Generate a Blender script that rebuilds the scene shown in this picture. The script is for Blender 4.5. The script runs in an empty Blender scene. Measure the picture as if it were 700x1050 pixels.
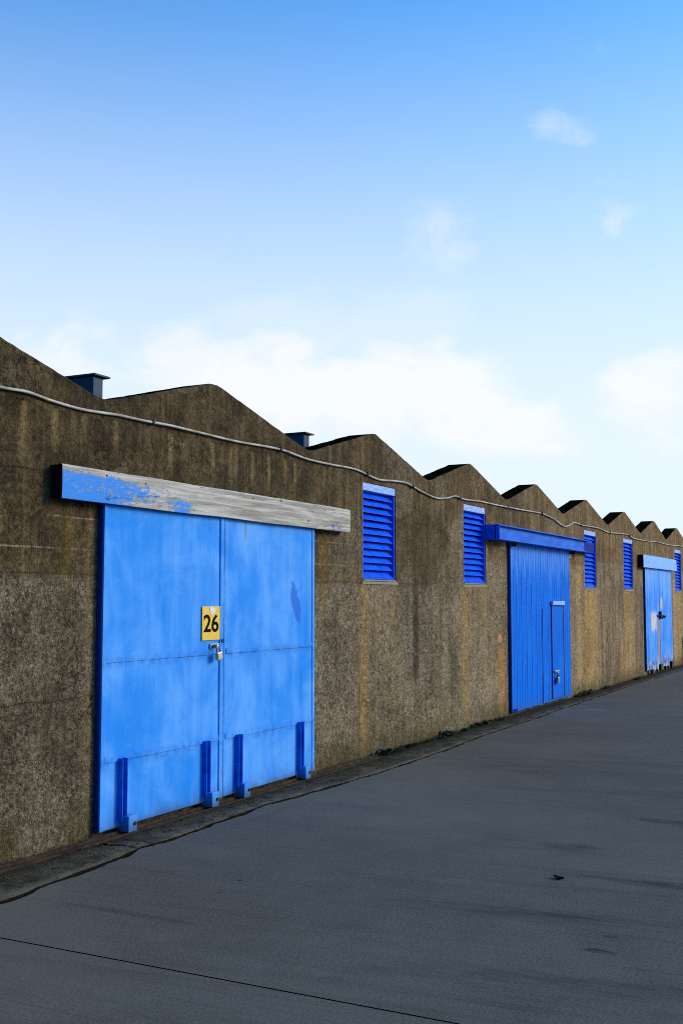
import bpy, bmesh, math, random
from mathutils import Vector, Matrix, noise as mnoise
random.seed(7)
scene = bpy.context.scene
COL = scene.collection
rad = math.radians

# ------------------------------------------------------------------ shader helpers
class V:
    """a float / vector / colour socket with arithmetic"""
    def __init__(s, T, sock): s.T, s.s = T, sock
    def _m(s, op, *a):
        n = s.T.nodes.new('ShaderNodeMath'); n.operation = op
        for i, v in enumerate((s,) + a):
            if isinstance(v, V): s.T.links.new(v.s, n.inputs[i])
            else: n.inputs[i].default_value = float(v)
        return V(s.T, n.outputs[0])
    def __add__(s, o): return s._m('ADD', o)
    __radd__ = __add__
    def __sub__(s, o): return s._m('SUBTRACT', o)
    def __rsub__(s, o): return (s * -1.0) + o
    def __mul__(s, o): return s._m('MULTIPLY', o)
    __rmul__ = __mul__
    def __truediv__(s, o): return s._m('DIVIDE', o)
    def abs(s): return s._m('ABSOLUTE')
    def max(s, o): return s._m('MAXIMUM', o)
    def min(s, o): return s._m('MINIMUM', o)
    def clamp(s): return s._m('MAXIMUM', 0.0)._m('MINIMUM', 1.0)
    def pow(s, o): return s._m('POWER', o)
    def frac(s): return s._m('FRACT')

class Shade:
    def __init__(s, tree): s.T = tree
    def new(s, t): return s.T.nodes.new(t)
    def setin(s, inp, v):
        if isinstance(v, V): s.T.links.new(v.s, inp)
        elif isinstance(v, (tuple, list)) and len(v) == 3 and inp.type == 'RGBA': inp.default_value = (*v, 1)
        else: inp.default_value = v
    def pos(s):
        g = s.new('ShaderNodeNewGeometry'); p = s.new('ShaderNodeSeparateXYZ')
        s.T.links.new(g.outputs['Position'], p.inputs[0])
        return [V(s.T, p.outputs[i]) for i in range(3)]
    def vec(s, x, y, z):
        c = s.new('ShaderNodeCombineXYZ')
        for i, v in enumerate((x, y, z)): s.setin(c.inputs[i], v)
        return V(s.T, c.outputs[0])
    def noise(s, v, scale=1.0, detail=4.0, rough=0.5, dist=0.0):
        n = s.new('ShaderNodeTexNoise'); s.T.links.new(v.s, n.inputs['Vector'])
        n.inputs['Scale'].default_value = scale; n.inputs['Detail'].default_value = detail
        n.inputs['Roughness'].default_value = rough; n.inputs['Distortion'].default_value = dist
        return V(s.T, n.outputs['Fac'])
    def voro(s, v, scale, out='Distance', feature='F1', rnd=1.0):
        n = s.new('ShaderNodeTexVoronoi'); n.feature = feature; s.T.links.new(v.s, n.inputs['Vector'])
        n.inputs['Scale'].default_value = scale; n.inputs['Randomness'].default_value = rnd
        return V(s.T, n.outputs[out])
    def ss(s, v, a, b, lo=0.0, hi=1.0):
        n = s.new('ShaderNodeMapRange'); n.interpolation_type = 'SMOOTHSTEP'
        s.setin(n.inputs[0], v)
        for i, q in enumerate((a, b, lo, hi)): s.setin(n.inputs[i + 1], q)
        return V(s.T, n.outputs[0])
    def band(s, v, a, b, soft):
        return s.ss(v, a - soft, a + soft) * s.ss(v, b - soft, b + soft, 1.0, 0.0)
    def mix(s, f, a, b, mode='MIX'):
        n = s.new('ShaderNodeMix'); n.data_type = 'RGBA'; n.blend_type = mode; n.clamp_factor = True
        s.setin(n.inputs[0], f); s.setin(n.inputs[6], a); s.setin(n.inputs[7], b)
        return V(s.T, n.outputs[2])
    def bump(s, h, strength=0.5, dist=0.01):
        n = s.new('ShaderNodeBump'); s.setin(n.inputs['Height'], h)
        n.inputs['Strength'].default_value = strength; n.inputs['Distance'].default_value = dist
        return V(s.T, n.outputs[0])

def material(name, fn):
    m = bpy.data.materials.new(name); m.use_nodes = True
    t = m.node_tree; t.nodes.clear(); S = Shade(t)
    out = t.nodes.new('ShaderNodeOutputMaterial'); b = t.nodes.new('ShaderNodeBsdfPrincipled')
    t.links.new(b.outputs[0], out.inputs[0])
    r = fn(S)
    S.setin(b.inputs['Base Color'], r['c'])
    S.setin(b.inputs['Roughness'], r.get('r', 0.8))
    S.setin(b.inputs['Metallic'], r.get('m', 0.0))
    b.inputs['Specular IOR Level'].default_value = r.get('s', 0.3)
    if 'n' in r: S.setin(b.inputs['Normal'], r['n'])
    return m

# ------------------------------------------------------------------ materials
LOUVRES = [10.655, 13.605, 19.58, 22.63, 28.2]

def concrete(S):
    x, y, z = S.pos()
    P = S.vec(x, y, z)
    big = S.noise(P, 0.55, 4, 0.55)
    mid = S.noise(P, 3.0, 6, 0.62)
    fine = S.noise(P, 26, 6, 0.72)
    grit = S.noise(P, 95, 3, 0.7)
    run = S.noise(S.vec(x * 9.0, y, z * 0.55), 1.0, 6, 0.65)         # rain runs
    run2 = S.noise(S.vec(x * 26.0, y, z * 0.9), 1.0, 4, 0.6)
    # height of the change from bare aggregate (below) to skim (above)
    q = (S.ss(x, 11.9, 13.05) * S.ss(x, 14.3, 13.9)).pow(1.6) * 0.95
    arch = q + S.ss(x, 13.9, 14.3) * 0.38 + S.ss(x, 18.0, 21.0) * 0.30 * big
    lim = z + (mid - 0.5) * 0.12 + (fine - 0.5) * 0.06 - 1.81 - arch
    up = S.ss(lim, -0.05, 0.05)
    warm = S.ss(x, 6.0, 22.0)
    # lower: exposed aggregate
    lo = S.mix(S.ss(fine * 0.65 + mid * 0.35, 0.40, 0.60), (0.034, 0.028, 0.019), (0.205, 0.170, 0.122))
    peb = S.voro(P, 58, 'Color'); pd = S.voro(P, 58, 'Distance')
    n = S.new('ShaderNodeSeparateColor'); S.T.links.new(peb.s, n.inputs[0]); pr = V(S.T, n.outputs[0]); pg = V(S.T, n.outputs[1])
    stone = S.ss(pd, 0.30, 0.50, 1.0, 0.0) * S.ss(pr, 0.60, 0.72)
    lo = S.mix(S.ss(grit, 0.55, 0.68) * 0.75, lo, (0.33, 0.28, 0.21))
    lo = S.mix(S.ss(grit, 0.43, 0.30) * 0.7, lo, (0.018, 0.014, 0.010))
    lo = S.mix(stone * 0.80, lo, S.mix(pg, (0.13, 0.10, 0.07), (0.40, 0.35, 0.27)))
    hole = S.ss(pd, 0.22, 0.38, 1.0, 0.0) * S.ss(pr, 0.20, 0.12)
    lo = S.mix(hole * 0.7, lo, (0.020, 0.016, 0.011))
    # upper: brown weathered skim
    hi = S.mix(S.ss(mid * 0.40 + fine * 0.45 + run * 0.25, 0.46, 0.66), (0.030, 0.021, 0.011), (0.170, 0.122, 0.064))
    pit = S.voro(P, 60, 'Distance')
    hi = S.mix(S.ss(grit, 0.60, 0.78) * 0.55, hi, (0.26, 0.20, 0.12))
    hi = S.mix(S.ss(pit, 0.20, 0.08) * S.ss(fine, 0.5, 0.6) * 0.7, hi, (0.016, 0.012, 0.007))
    col = S.mix(up, lo, hi)
    # darker high up near the first bays, paler further along
    high_dark = S.ss(big + (1.0 - warm) * 0.22 + S.ss(z, 1.6, 3.1) * 0.10, 0.52, 0.86)
    col = S.mix(high_dark * 0.50, col, (0.030, 0.023, 0.012))
    col = S.mix(warm * 0.38, col, S.mix(run, (0.105, 0.076, 0.040), (0.26, 0.195, 0.115)))
    # rain runs
    col = S.mix(S.ss(run, 0.52, 0.74) * 0.34, col, (0.24, 0.17, 0.085))
    col = S.mix(S.ss(run, 0.48, 0.30) * 0.42, col, (0.032, 0.024, 0.013))
    # pale drips that start under the cable
    jx = x + (fine - 0.5) * 0.06 + (mid - 0.5) * 0.06; jz = z + (mid - 0.5) * 0.2; dm = None
    for dx_, dl, dk in ((4.95, .40, .5), (5.265, .42, .9), (5.56, .36, .9), (5.74, .2, .5), (5.85, .28, .7), (6.19, .30, .8), (6.86, .40, .9), (7.44, .30, .7), (7.58, .24, .5),
                        (7.72, .42, .9), (7.80, .30, .6), (8.06, .40, .9), (8.33, .38, 1.0), (8.62, .30, .8), (8.80, .34, .8), (9.38, .26, .6), (9.9, .2, .5), (11.8, .3, .6), (12.5, .35, .7), (13.9, .3, .6), (15.1, .3, .8), (15.5, .26, .7), (16.1, .28, .8), (16.9, .3, .6), (19.0, .3, .6), (20.3, .35, .7), (21.4, .3, .7), (23.6, .3, .8), (24.6, .34, .9), (25.4, .3, .8), (26.1, .3, .8)):
        o = S.ss((jx - dx_).abs(), 0.012, 0.045, 1.0, 0.0) * S.ss(jz, 2.93 - dl, 2.93 - dl * 0.45) * dk
        dm = o if dm is None else dm.max(o)
    dm = dm * S.ss(z, 2.90, 2.94, 1.0, 0.0)
    col = S.mix(dm * (0.15 + fine * 0.75), col, (0.27, 0.195, 0.090))
    thin = S.ss(run2, 0.62, 0.72) * S.ss(z, 2.0, 2.7) * warm
    col = S.mix(thin * 0.35, col, (0.36, 0.28, 0.17))
    # lime lines at the pour joints
    for zz, q in ((1.985, 0.56), (2.205, 0.60), (2.47, 0.60)):
        wob = S.noise(S.vec(x * 1.3, 0.0, zz * 9.0), 1.0, 4, 0.6)
        d = (z - zz + (wob - 0.5) * 0.03).abs()
        patch = S.ss(S.noise(S.vec(x * 1.6, zz * 3.0, 4.0), 1.0, 5, 0.7), q - 0.16, q) * S.ss(x, 9.8, 10.3, 1.0, 0.12)
        col = S.mix(S.ss(d, 0.002, 0.008, 1.0, 0.0) * patch * S.ss(fine, 0.30, 0.55) * 0.75, col, (0.42, 0.35, 0.25) if zz < 2.4 else (0.012, 0.009, 0.005))
        col = S.mix(S.ss(d, 0.0, 0.05, 1.0, 0.0) * patch * 0.25, col, (0.03, 0.022, 0.012))
    for zz, xa, xb, k in ((0.985, 3.0, 5.95, 0.8), (1.36, 11.35, 11.95, 0.9), (0.62, 3.0, 5.6, 0.45), (1.02, 9.2, 10.2, 0.5), (2.49, 3.0, 5.45, 0.9)):
        wob = S.noise(S.vec(x * 2.2, 0.0, zz * 5.0), 1.0, 5, 0.65)
        d = (z - zz + (wob - 0.5) * 0.10).abs()
        col = S.mix(S.ss(d, 0.001, 0.010, 1.0, 0.0) * S.band(x, xa, xb, 0.12) * S.ss(fine, 0.38, 0.52) * k, col, (0.010, 0.008, 0.005))
    # rusty / algal runs below the vents and beside the second door
    wx = x + (S.noise(S.vec(0.0, z * 2.0, 1.0), 1.0, 3, 0.5) - 0.5) * 0.10
    def runmark(x0, w, z0, z1, c, k):
        nonlocal col
        m = S.ss((wx - x0).abs() + (mid - 0.5) * w * 1.6 + (fine - 0.5) * w * 1.2, w * 0.15, w * 1.1, 1.0, 0.0) * S.ss(z, z0 - 0.5, z0 + 0.3) * S.ss(z, z1 - 0.12, z1, 1.0, 0.0)
        col = S.mix(m * S.ss(fine * 0.55 + run2 * 0.45, 0.32, 0.60) * k * 0.74, col, c)
    for lx in LOUVRES:
        lw = 0.42
        m = S.band(x + (mid - 0.5) * 0.10, lx - lw, lx + lw, 0.03) * S.ss(z, 1.80, 1.83, 1.0, 0.0)
        kz = S.ss(z, 1.1, 1.75) if lx < 15 else 0.75 + S.ss(z, 0.9, 1.7) * 0.25
        m = m * kz if isinstance(kz, V) else m * kz
        col = S.mix(m * 0.62 * S.ss(run * 0.6 + fine * 0.4, 0.36, 0.58), col, (0.21, 0.155, 0.082) if lx < 15 else (0.27, 0.185, 0.080))
        runmark(lx - 0.40, 0.17, 0.10, 1.85, (0.27, 0.165, 0.050), 0.95)
        runmark(lx + 0.37, 0.09, 0.50, 1.85, (0.22, 0.15, 0.07), 0.7)
        runmark(lx - 0.05, 0.10, 0.40, 1.80, (0.25, 0.19, 0.11), 0.5)
    # sooty grey stretches between the far vents
    for ga, gb in ((20.15, 22.1), (23.15, 23.95), (11.2, 12.9)):
        m = S.band(x + (mid - 0.5) * 0.3, ga, gb, 0.12) * S.ss(z, 2.6, 1.9) * S.ss(run, 0.62, 0.42)
        col = S.mix(m * (0.55 if ga > 15 else 0.25), col, (0.060, 0.053, 0.042))
    runmark(14.62, 0.17, 0.15, 1.05, (0.36, 0.17, 0.035), 1.0)
    runmark(18.75, 0.25, 0.10, 2.3, (0.32, 0.22, 0.11), 0.8)
    runmark(19.55, 0.22, 0.10, 1.8, (0.32, 0.20, 0.06), 0.8)
    runmark(21.9, 0.20, 0.0, 0.9, (0.30, 0.19, 0.05), 0.9)
    runmark(27.6, 0.25, 0.0, 2.2, (0.34, 0.24, 0.12), 0.9)
    runmark(5.98, 0.12, 0.1, 2.25, (0.17, 0.125, 0.06), 0.8)
    runmark(5.70, 0.10, 1.95, 2.28, (0.20, 0.13, 0.02), 0.8)
    runmark(9.35, 0.16, 1.6, 2.28, (0.20, 0.135, 0.04), 0.7)
    # spalled orange patch, repair patches, soot streak
    sp = ((x - 14.56) * (x - 14.56) * 90.0 + (z - 1.10) * (z - 1.10) * 260.0 + (mid - 0.5) * 1.6)
    col = S.mix(S.ss(sp + (fine - 0.5) * 2.4, 0.2, 1.1, 1.0, 0.0) * 0.8, col, (0.42, 0.21, 0.115))
    soot = S.band(wx, 11.52, 11.70, 0.05) * S.band(z, 0.75, 1.80, 0.12)
    col = S.mix(soot * (0.3 + mid * 0.9), col, (0.018, 0.015, 0.011))
    for px, pz in ((14.74, 2.40), (18.22, 2.385)):
        d = ((x - px).abs() - 0.11).max((z - pz).abs() - 0.045) + (mid - 0.5) * 0.06
        col = S.mix(S.ss(d, -0.01, 0.02, 1.0, 0.0) * 0.85, col, (0.42, 0.36, 0.27))
    # lime bloom by the foot of the wall
    bl = S.noise(S.vec(x * 0.8, 2.0, z * 1.2), 1.0, 4, 0.6)
    bloom = S.ss(bl, 0.50, 0.66) * S.ss(z, 0.05, 0.9, 1.0, 0.0) * S.ss(x, 9.3, 10.2) * S.ss(x, 17.0, 13.0)
    col = S.mix(bloom * 0.45 * (0.4 + fine), col, (0.34, 0.27, 0.175))
    # hairline cracks
    cr = (S.noise(S.vec(x * 0.8, 1.0, z * 0.8), 1.6, 5, 0.62) - 0.5).abs()
    crm = S.ss(cr, 0.0012, 0.0042, 1.0, 0.0) * S.ss(S.noise(P, 1.1, 2, 0.5), 0.54, 0.60)
    col = S.mix(crm * 0.8, col, (0.010, 0.008, 0.005))
    # moss and splash at the foot
    ft = z + (mid - 0.5) * 0.30
    col = S.mix(S.ss(ft, 0.05, 0.34, 1.0, 0.0) * 0.72, col, S.mix(fine, (0.026, 0.026, 0.008), (0.085, 0.066, 0.024)))
    col = S.mix(S.ss(z + (fine - 0.5) * 0.08, 0.0, 0.06, 1.0, 0.0) * 0.8, col, (0.012, 0.012, 0.006))
    pt_ = S.noise(S.vec(x * 0.85 + 11.0, 0.0, z * 0.95), 1.0, 5, 0.6, 0.4)
    col = S.mix(S.ss(pt_ + (fine - 0.5) * 0.10, 0.545, 0.60) * 0.36, col, S.mix(S.ss(fine, 0.4, 0.6), (0.085, 0.075, 0.060), (0.235, 0.205, 0.160)))
    col = S.mix(S.ss(pt_ + (fine - 0.5) * 0.10, 0.455, 0.41) * 0.24, col, (0.032, 0.025, 0.016))
    sk1 = S.noise(S.vec(x * 1.1, y, z), 34, 5, 0.78); sk2 = S.noise(P, 11, 4, 0.65)
    lk = S.ss(sk1, 0.34, 0.66)
    col = S.mix(1.0, col, S.mix(up, S.mix(lk, (0.62, 0.61, 0.60), (1.52, 1.53, 1.56)), S.mix(lk, (0.72, 0.71, 0.69), (1.14, 1.13, 1.11))), 'MULTIPLY')
    col = S.mix(1.0, col, S.mix(S.ss(sk2, 0.36, 0.64), (0.78, 0.77, 0.75), (1.20, 1.20, 1.20)), 'MULTIPLY')
    col = S.mix(S.ss(sk1, 0.61, 0.70) * 0.28, col, S.mix(up, (0.42, 0.37, 0.29), (0.27, 0.205, 0.12)))
    seam = (z - 1.815 - (mid - 0.5) * 0.05).abs()
    col = S.mix(S.ss(seam, 0.0, 0.016, 1.0, 0.0) * S.ss(x, 12.2, 11.6) * S.ss(fine, 0.36, 0.55) * 0.55, col, (0.022, 0.017, 0.011))
    col = S.mix(1.0, col, (1.30, 1.155, 0.985), 'MULTIPLY')
    col = S.mix(1.0, col, S.mix(warm, (1.0, 1.0, 1.0), (1.42, 1.30, 1.16)), 'MULTIPLY')
    h = fine * 0.55 + grit * 0.30 + stone * 0.35 - hole * 0.6 + mid * 0.5 - crm * 0.5 + up * 0.18
    return dict(c=col, r=0.94, s=0.12, n=S.bump(h, 1.0, 0.022))
M_wall = material('weathered_concrete', concrete)

def moss_top(S):
    x, y, z = S.pos(); P = S.vec(x, y, z)
    a = S.noise(P, 9, 5, 0.6)
    c = S.mix(S.ss(a, 0.48, 0.66), (0.003, 0.003, 0.002), (0.012, 0.014, 0.004))
    c = S.mix(S.ss(y, 0.0, 0.022, 1.0, 0.0) * 0.85, c, (0.17, 0.135, 0.085))
    return dict(c=c, r=1.0, s=0.0, n=S.bump(a, 0.8, 0.02))
M_top = material('mossy_coping', moss_top)

def steel_blue(base, pale, deep, seed, amount):
    def f(S):
        x, y, z = S.pos()
        P = S.vec(x + seed, y, z)
        big = S.noise(P, 1.5, 5, 0.6, 0.6); mid = S.noise(P, 6, 5, 0.65)
        st = S.noise(S.vec(x * 5.0 + seed, y, z * 0.7), 1.0, 5, 0.6)
        c = S.mix(S.ss(big * 0.6 + st * 0.4, 0.38, 0.66) * amount, base, pale)
        c = S.mix(S.ss(mid, 0.60, 0.80) * 0.35, c, pale)
        c = S.mix(S.ss(st, 0.40, 0.26) * 0.55, c, deep)
        # dull grime near the ground, thin scratches
        c = S.mix(S.ss(z + (mid - 0.5) * 0.3, 0.02, 0.22, 1.0, 0.0) * 0.45, c, (0.05, 0.11, 0.26))
        sc = (S.noise(S.vec(x * 1.7 + seed, y, z * 5.0), 2.0, 3, 0.5) - 0.5).abs()
        c = S.mix(S.ss(sc, 0.0, 0.006, 1.0, 0.0) * S.ss(mid, 0.5, 0.62) * 0.45, c, (0.22, 0.42, 0.80))
        sp = S.voro(P, 26, 'Distance')
        c = S.mix(S.ss(sp, 0.05, 0.10, 1.0, 0.0) * S.ss(mid, 0.56, 0.62) * 0.7, c, (0.10, 0.06, 0.04))
        return c, x, y, z, P, big, mid, st
    return f

def door26(S):
    c, x, y, z, P, big, mid, st = steel_blue((0.014, 0.240, 0.76), (0.140, 0.410, 0.88), (0.006, 0.165, 0.64), 0.0, 0.9)(S)
    # scrubbed dark smear on the right leaf, rust tear below the hood, rust at the foot
    d = (x - 8.74 + (z - 1.62) * 0.35) * (x - 8.74 + (z - 1.62) * 0.35) * 110.0 + (z - 1.62) * (z - 1.62) * 18.0 + (mid - 0.5) * 2.2
    c = S.mix(S.ss(d, 0.45, 0.8, 1.0, 0.0) * 0.75, c, (0.012, 0.115, 0.56))
    ch = S.noise(S.vec(x * 16.0, 0.0, z * 16.0), 1.0, 5, 0.75); chm = S.ss(ch, 0.70, 0.74) * S.ss(mid, 0.50, 0.60)
    c = S.mix(chm * 0.8, c, (0.11, 0.075, 0.060))
    ed = S.ss((z - 1.205).abs(), 0.0, 0.07, 1.0, 0.0).max(S.ss((z - 0.515).abs(), 0.0, 0.07, 1.0, 0.0)).max(S.ss((x - 7.54).abs(), 0.0, 0.06, 1.0, 0.0))
    c = S.mix(ed * S.ss(ch + mid * 0.3, 0.55, 0.75) * 0.55, c, (0.015, 0.12, 0.50))
    c = S.mix(ed * S.ss(ch, 0.62, 0.70) * 0.45, c, (0.22, 0.44, 0.86))
    dr = S.noise(S.vec(x * 22.0, 0.0, z * 0.8), 1.0, 4, 0.6)
    c = S.mix(S.ss(dr, 0.60, 0.72) * S.ss(big, 0.42, 0.58) * 0.30, c, (0.20, 0.42, 0.90))
    t = S.ss((x - 7.87).abs(), 0.008, 0.022, 1.0, 0.0) * S.ss(z, 2.10, 2.25)
    c = S.mix(t * 0.7, c, (0.20, 0.13, 0.09))
    r = S.ss(z + (mid - 0.5) * 0.10, 0.03, 0.11, 1.0, 0.0)
    c = S.mix(r * 0.55, c, (0.07, 0.04, 0.03))
    h = S.noise(P, 1.7, 2, 0.5) * 3.0 + mid * 0.12
    return dict(c=c, r=0.62, s=0.10, n=S.bump(h, 0.5, 0.016))
M_d26 = material('chalky_blue_steel', door26)

def boards(S):
    c, x, y, z, P, big, mid, st = steel_blue((0.0012, 0.138, 0.64), (0.004, 0.180, 0.74), (0.001, 0.100, 0.53), 31.0, 0.6)(S)
    w = S.noise(S.vec(x * 13.0, 0.0, z * 0.9), 1.0, 5, 0.7)
    worn = S.ss(w + S.ss(z, 1.45, 2.45) * 0.28, 0.60, 0.84) * S.ss(z, 1.1, 2.0)
    c = S.mix(worn * 0.42, c, (0.22, 0.44, 0.90))
    grain = S.noise(S.vec(x * 40.0, 0.0, z * 2.2), 1.0, 4, 0.6)
    return dict(c=c, r=0.6, s=0.03, n=S.bump(grain, 0.3, 0.006))
M_boards = material('blue_painted_boards', boards)

def door3(S):
    c, x, y, z, P, big, mid, st = steel_blue((0.025, 0.245, 0.80), (0.14, 0.40, 0.92), (0.012, 0.18, 0.70), 57.0, 0.8)(S)
    c = S.mix(S.ss(z + (big - 0.5), 1.3, 2.5) * 0.45, c, (0.30, 0.52, 0.92))
    ru = S.ss((x - 25.38 + (mid - 0.5) * 0.15).abs(), 0.05, 0.26, 1.0, 0.0) * S.ss(z, 1.18, 1.26, 1.0, 0.0)
    c = S.mix(ru * 0.9, c, S.mix(st, (0.24, 0.12, 0.08), (0.46, 0.36, 0.30)))
    pat = S.band(x, 24.55, 25.15, 0.08) * S.band(z, 0.95, 1.35, 0.08)
    c = S.mix(pat * S.ss(mid + st * 0.3, 0.50, 0.62), c, (0.66, 0.62, 0.60))
    c = S.mix(S.ss(z + (st - 0.5) * 0.6, 0.10, 0.46, 1.0, 0.0) * 0.75, c, S.mix(S.ss(mid, 0.4, 0.6), (0.09, 0.055, 0.04), (0.52, 0.54, 0.58)))
    grain = S.noise(S.vec(x * 36.0, 0.0, z * 2.0), 1.0, 4, 0.6)
    return dict(c=c, r=0.65, s=0.10, n=S.bump(grain, 0.3, 0.006))
M_d3 = material('faded_blue_boards', door3)

def navy(S):
    x, y, z = S.pos(); a = S.noise(S.vec(x, y, z), 12, 4, 0.6)
    return dict(c=S.mix(a, (0.001, 0.012, 0.19), (0.002, 0.024, 0.28)), r=0.5, s=0.03, n=S.bump(a, 0.15, 0.004))
M_navy = material('deep_blue_gloss', navy)

def beamblue(S):
    x, y, z = S.pos(); a = S.noise(S.vec(x * 0.6, y, z * 3), 5, 5, 0.6)
    c = S.mix(S.ss(a, 0.35, 0.65), (0.002, 0.100, 0.54), (0.010, 0.165, 0.70))
    return dict(c=c, r=0.55, s=0.1, n=S.bump(a, 0.15, 0.005))
M_beam = material('blue_steel_beam', beamblue)

def louvreblue(S):
    x, y, z = S.pos(); a = S.noise(S.vec(x, y, z), 7, 5, 0.65)
    c = S.mix(S.ss(a, 0.32, 0.66), (0.001, 0.075, 0.68), (0.005, 0.125, 0.86))
    return dict(c=c, r=0.5, s=0.05, n=S.bump(a, 0.1, 0.003))
M_louvre = material('bright_blue_louvre', louvreblue)

def headboard(S):
    x, y, z = S.pos(); a = S.noise(S.vec(x * 3, y, z * 12), 3, 5, 0.7)
    return dict(c=S.mix(S.ss(a, 0.42, 0.62), (0.20, 0.36, 0.80), (0.46, 0.53, 0.74)), r=0.7, n=S.bump(a, 0.3, 0.005))
M_head = material('flaking_pale_board', headboard)

def sillmat(S):
    x, y, z = S.pos(); a = S.noise(S.vec(x, y, z), 14, 5, 0.65)
    return dict(c=S.mix(a, (0.16, 0.125, 0.08), (0.44, 0.36, 0.26)), r=0.95, s=0.1, n=S.bump(a, 0.6, 0.01))
M_sill = material('pale_cement_sill', sillmat)

def timber(paint_edge, seed, left):
    def f(S):
        x, y, z = S.pos()
        g = S.noise(S.vec(x * 1.3 + seed, y * 9.0, z * 32.0), 1.0, 6, 0.65, 0.5)
        gl = S.noise(S.vec(x * 0.7 + seed, y * 6.0, z * 85.0), 1.0, 3, 0.6)
        b = S.noise(S.vec(x * 2.2 + seed, y * 6, z * 7.0), 1.0, 6, 0.72)
        wood = S.mix(S.ss(g, 0.34, 0.66), (0.29, 0.245, 0.195), (0.64, 0.555, 0.465))
        wood = S.mix(S.ss(gl, 0.60, 0.74) * 0.5, wood, (0.20, 0.18, 0.165))
        wood = S.mix(S.ss(b, 0.55, 0.75) * 0.35, wood, (0.40, 0.40, 0.42))
        if left:
            e = S.ss(x, 5.60, 7.30, 0.125, -0.12) + S.band(x, 6.75, 7.05, 0.14) * S.ss(z, 2.46, 2.38) * 0.17 + S.band(x, 9.3, 9.6, 0.1) * S.ss(z, 2.42, 2.36) * 0.12 - S.ss(z, 2.47, 2.53) * 0.16
            chip = S.noise(S.vec(x * 15.0 + seed, y * 9.0, z * 44.0), 1.0, 6, 0.8)
            mk = b * 0.45 + chip * 0.55 + e + (g - 0.5) * 0.22
            pm = S.ss(mk, 0.545, 0.57)
            blue = S.mix(g, (0.030, 0.21, 0.68), (0.085, 0.31, 0.78))
            c = S.mix(pm, wood, blue)
            edge = S.band(mk, 0.528, 0.545, 0.007)
            c = S.mix(edge * 0.5, c, (0.09, 0.07, 0.06))
        else:
            pm = S.ss(b + (g - 0.5) * 0.3, 0.27, 0.38)
            c = S.mix(pm, wood, S.mix(g, (0.20, 0.42, 0.88), (0.38, 0.60, 0.93)))
        # checks, knots and nail stains
        ck = (S.noise(S.vec(x * 0.8 + seed, 0.0, z * 7.0), 1.0, 4, 0.55) - 0.5).abs()
        ckm = S.ss(ck, 0.001, 0.006, 1.0, 0.0) * S.ss(b, 0.48, 0.58)
        c = S.mix(ckm * 0.75, c, (0.035, 0.028, 0.022))
        kn = S.voro(S.vec(x * 2.6 + seed, 0.0, z * 6.0), 1.0, 'Distance')
        c = S.mix(S.ss(kn, 0.04, 0.09, 1.0, 0.0) * 0.8, c, (0.05, 0.035, 0.028))
        return dict(c=c, r=0.85, s=0.15, n=S.bump(g * 0.6 + gl * 0.3 - ckm * 0.6 + b * 0.3, 0.6, 0.008))
    return f
M_hood1 = material('peeling_timber_hood', timber(0, 3.0, True))
M_hood3 = material('faded_timber_hood', timber(0, 19.0, False))

def rust(S):
    x, y, z = S.pos(); P = S.vec(x, y, z); a = S.noise(P, 14, 6, 0.7); b = S.noise(P, 3, 4, 0.6)
    c = S.mix(S.ss(a, 0.35, 0.65), (0.014, 0.009, 0.006), (0.060, 0.030, 0.015))
    c = S.mix(S.ss(b, 0.48, 0.66) * 0.6, c, (0.022, 0.019, 0.011))
    return dict(c=c, r=0.9, s=0.2, n=S.bump(a, 0.6, 0.006))
M_rust = material('rusty_rail', rust)

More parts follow.
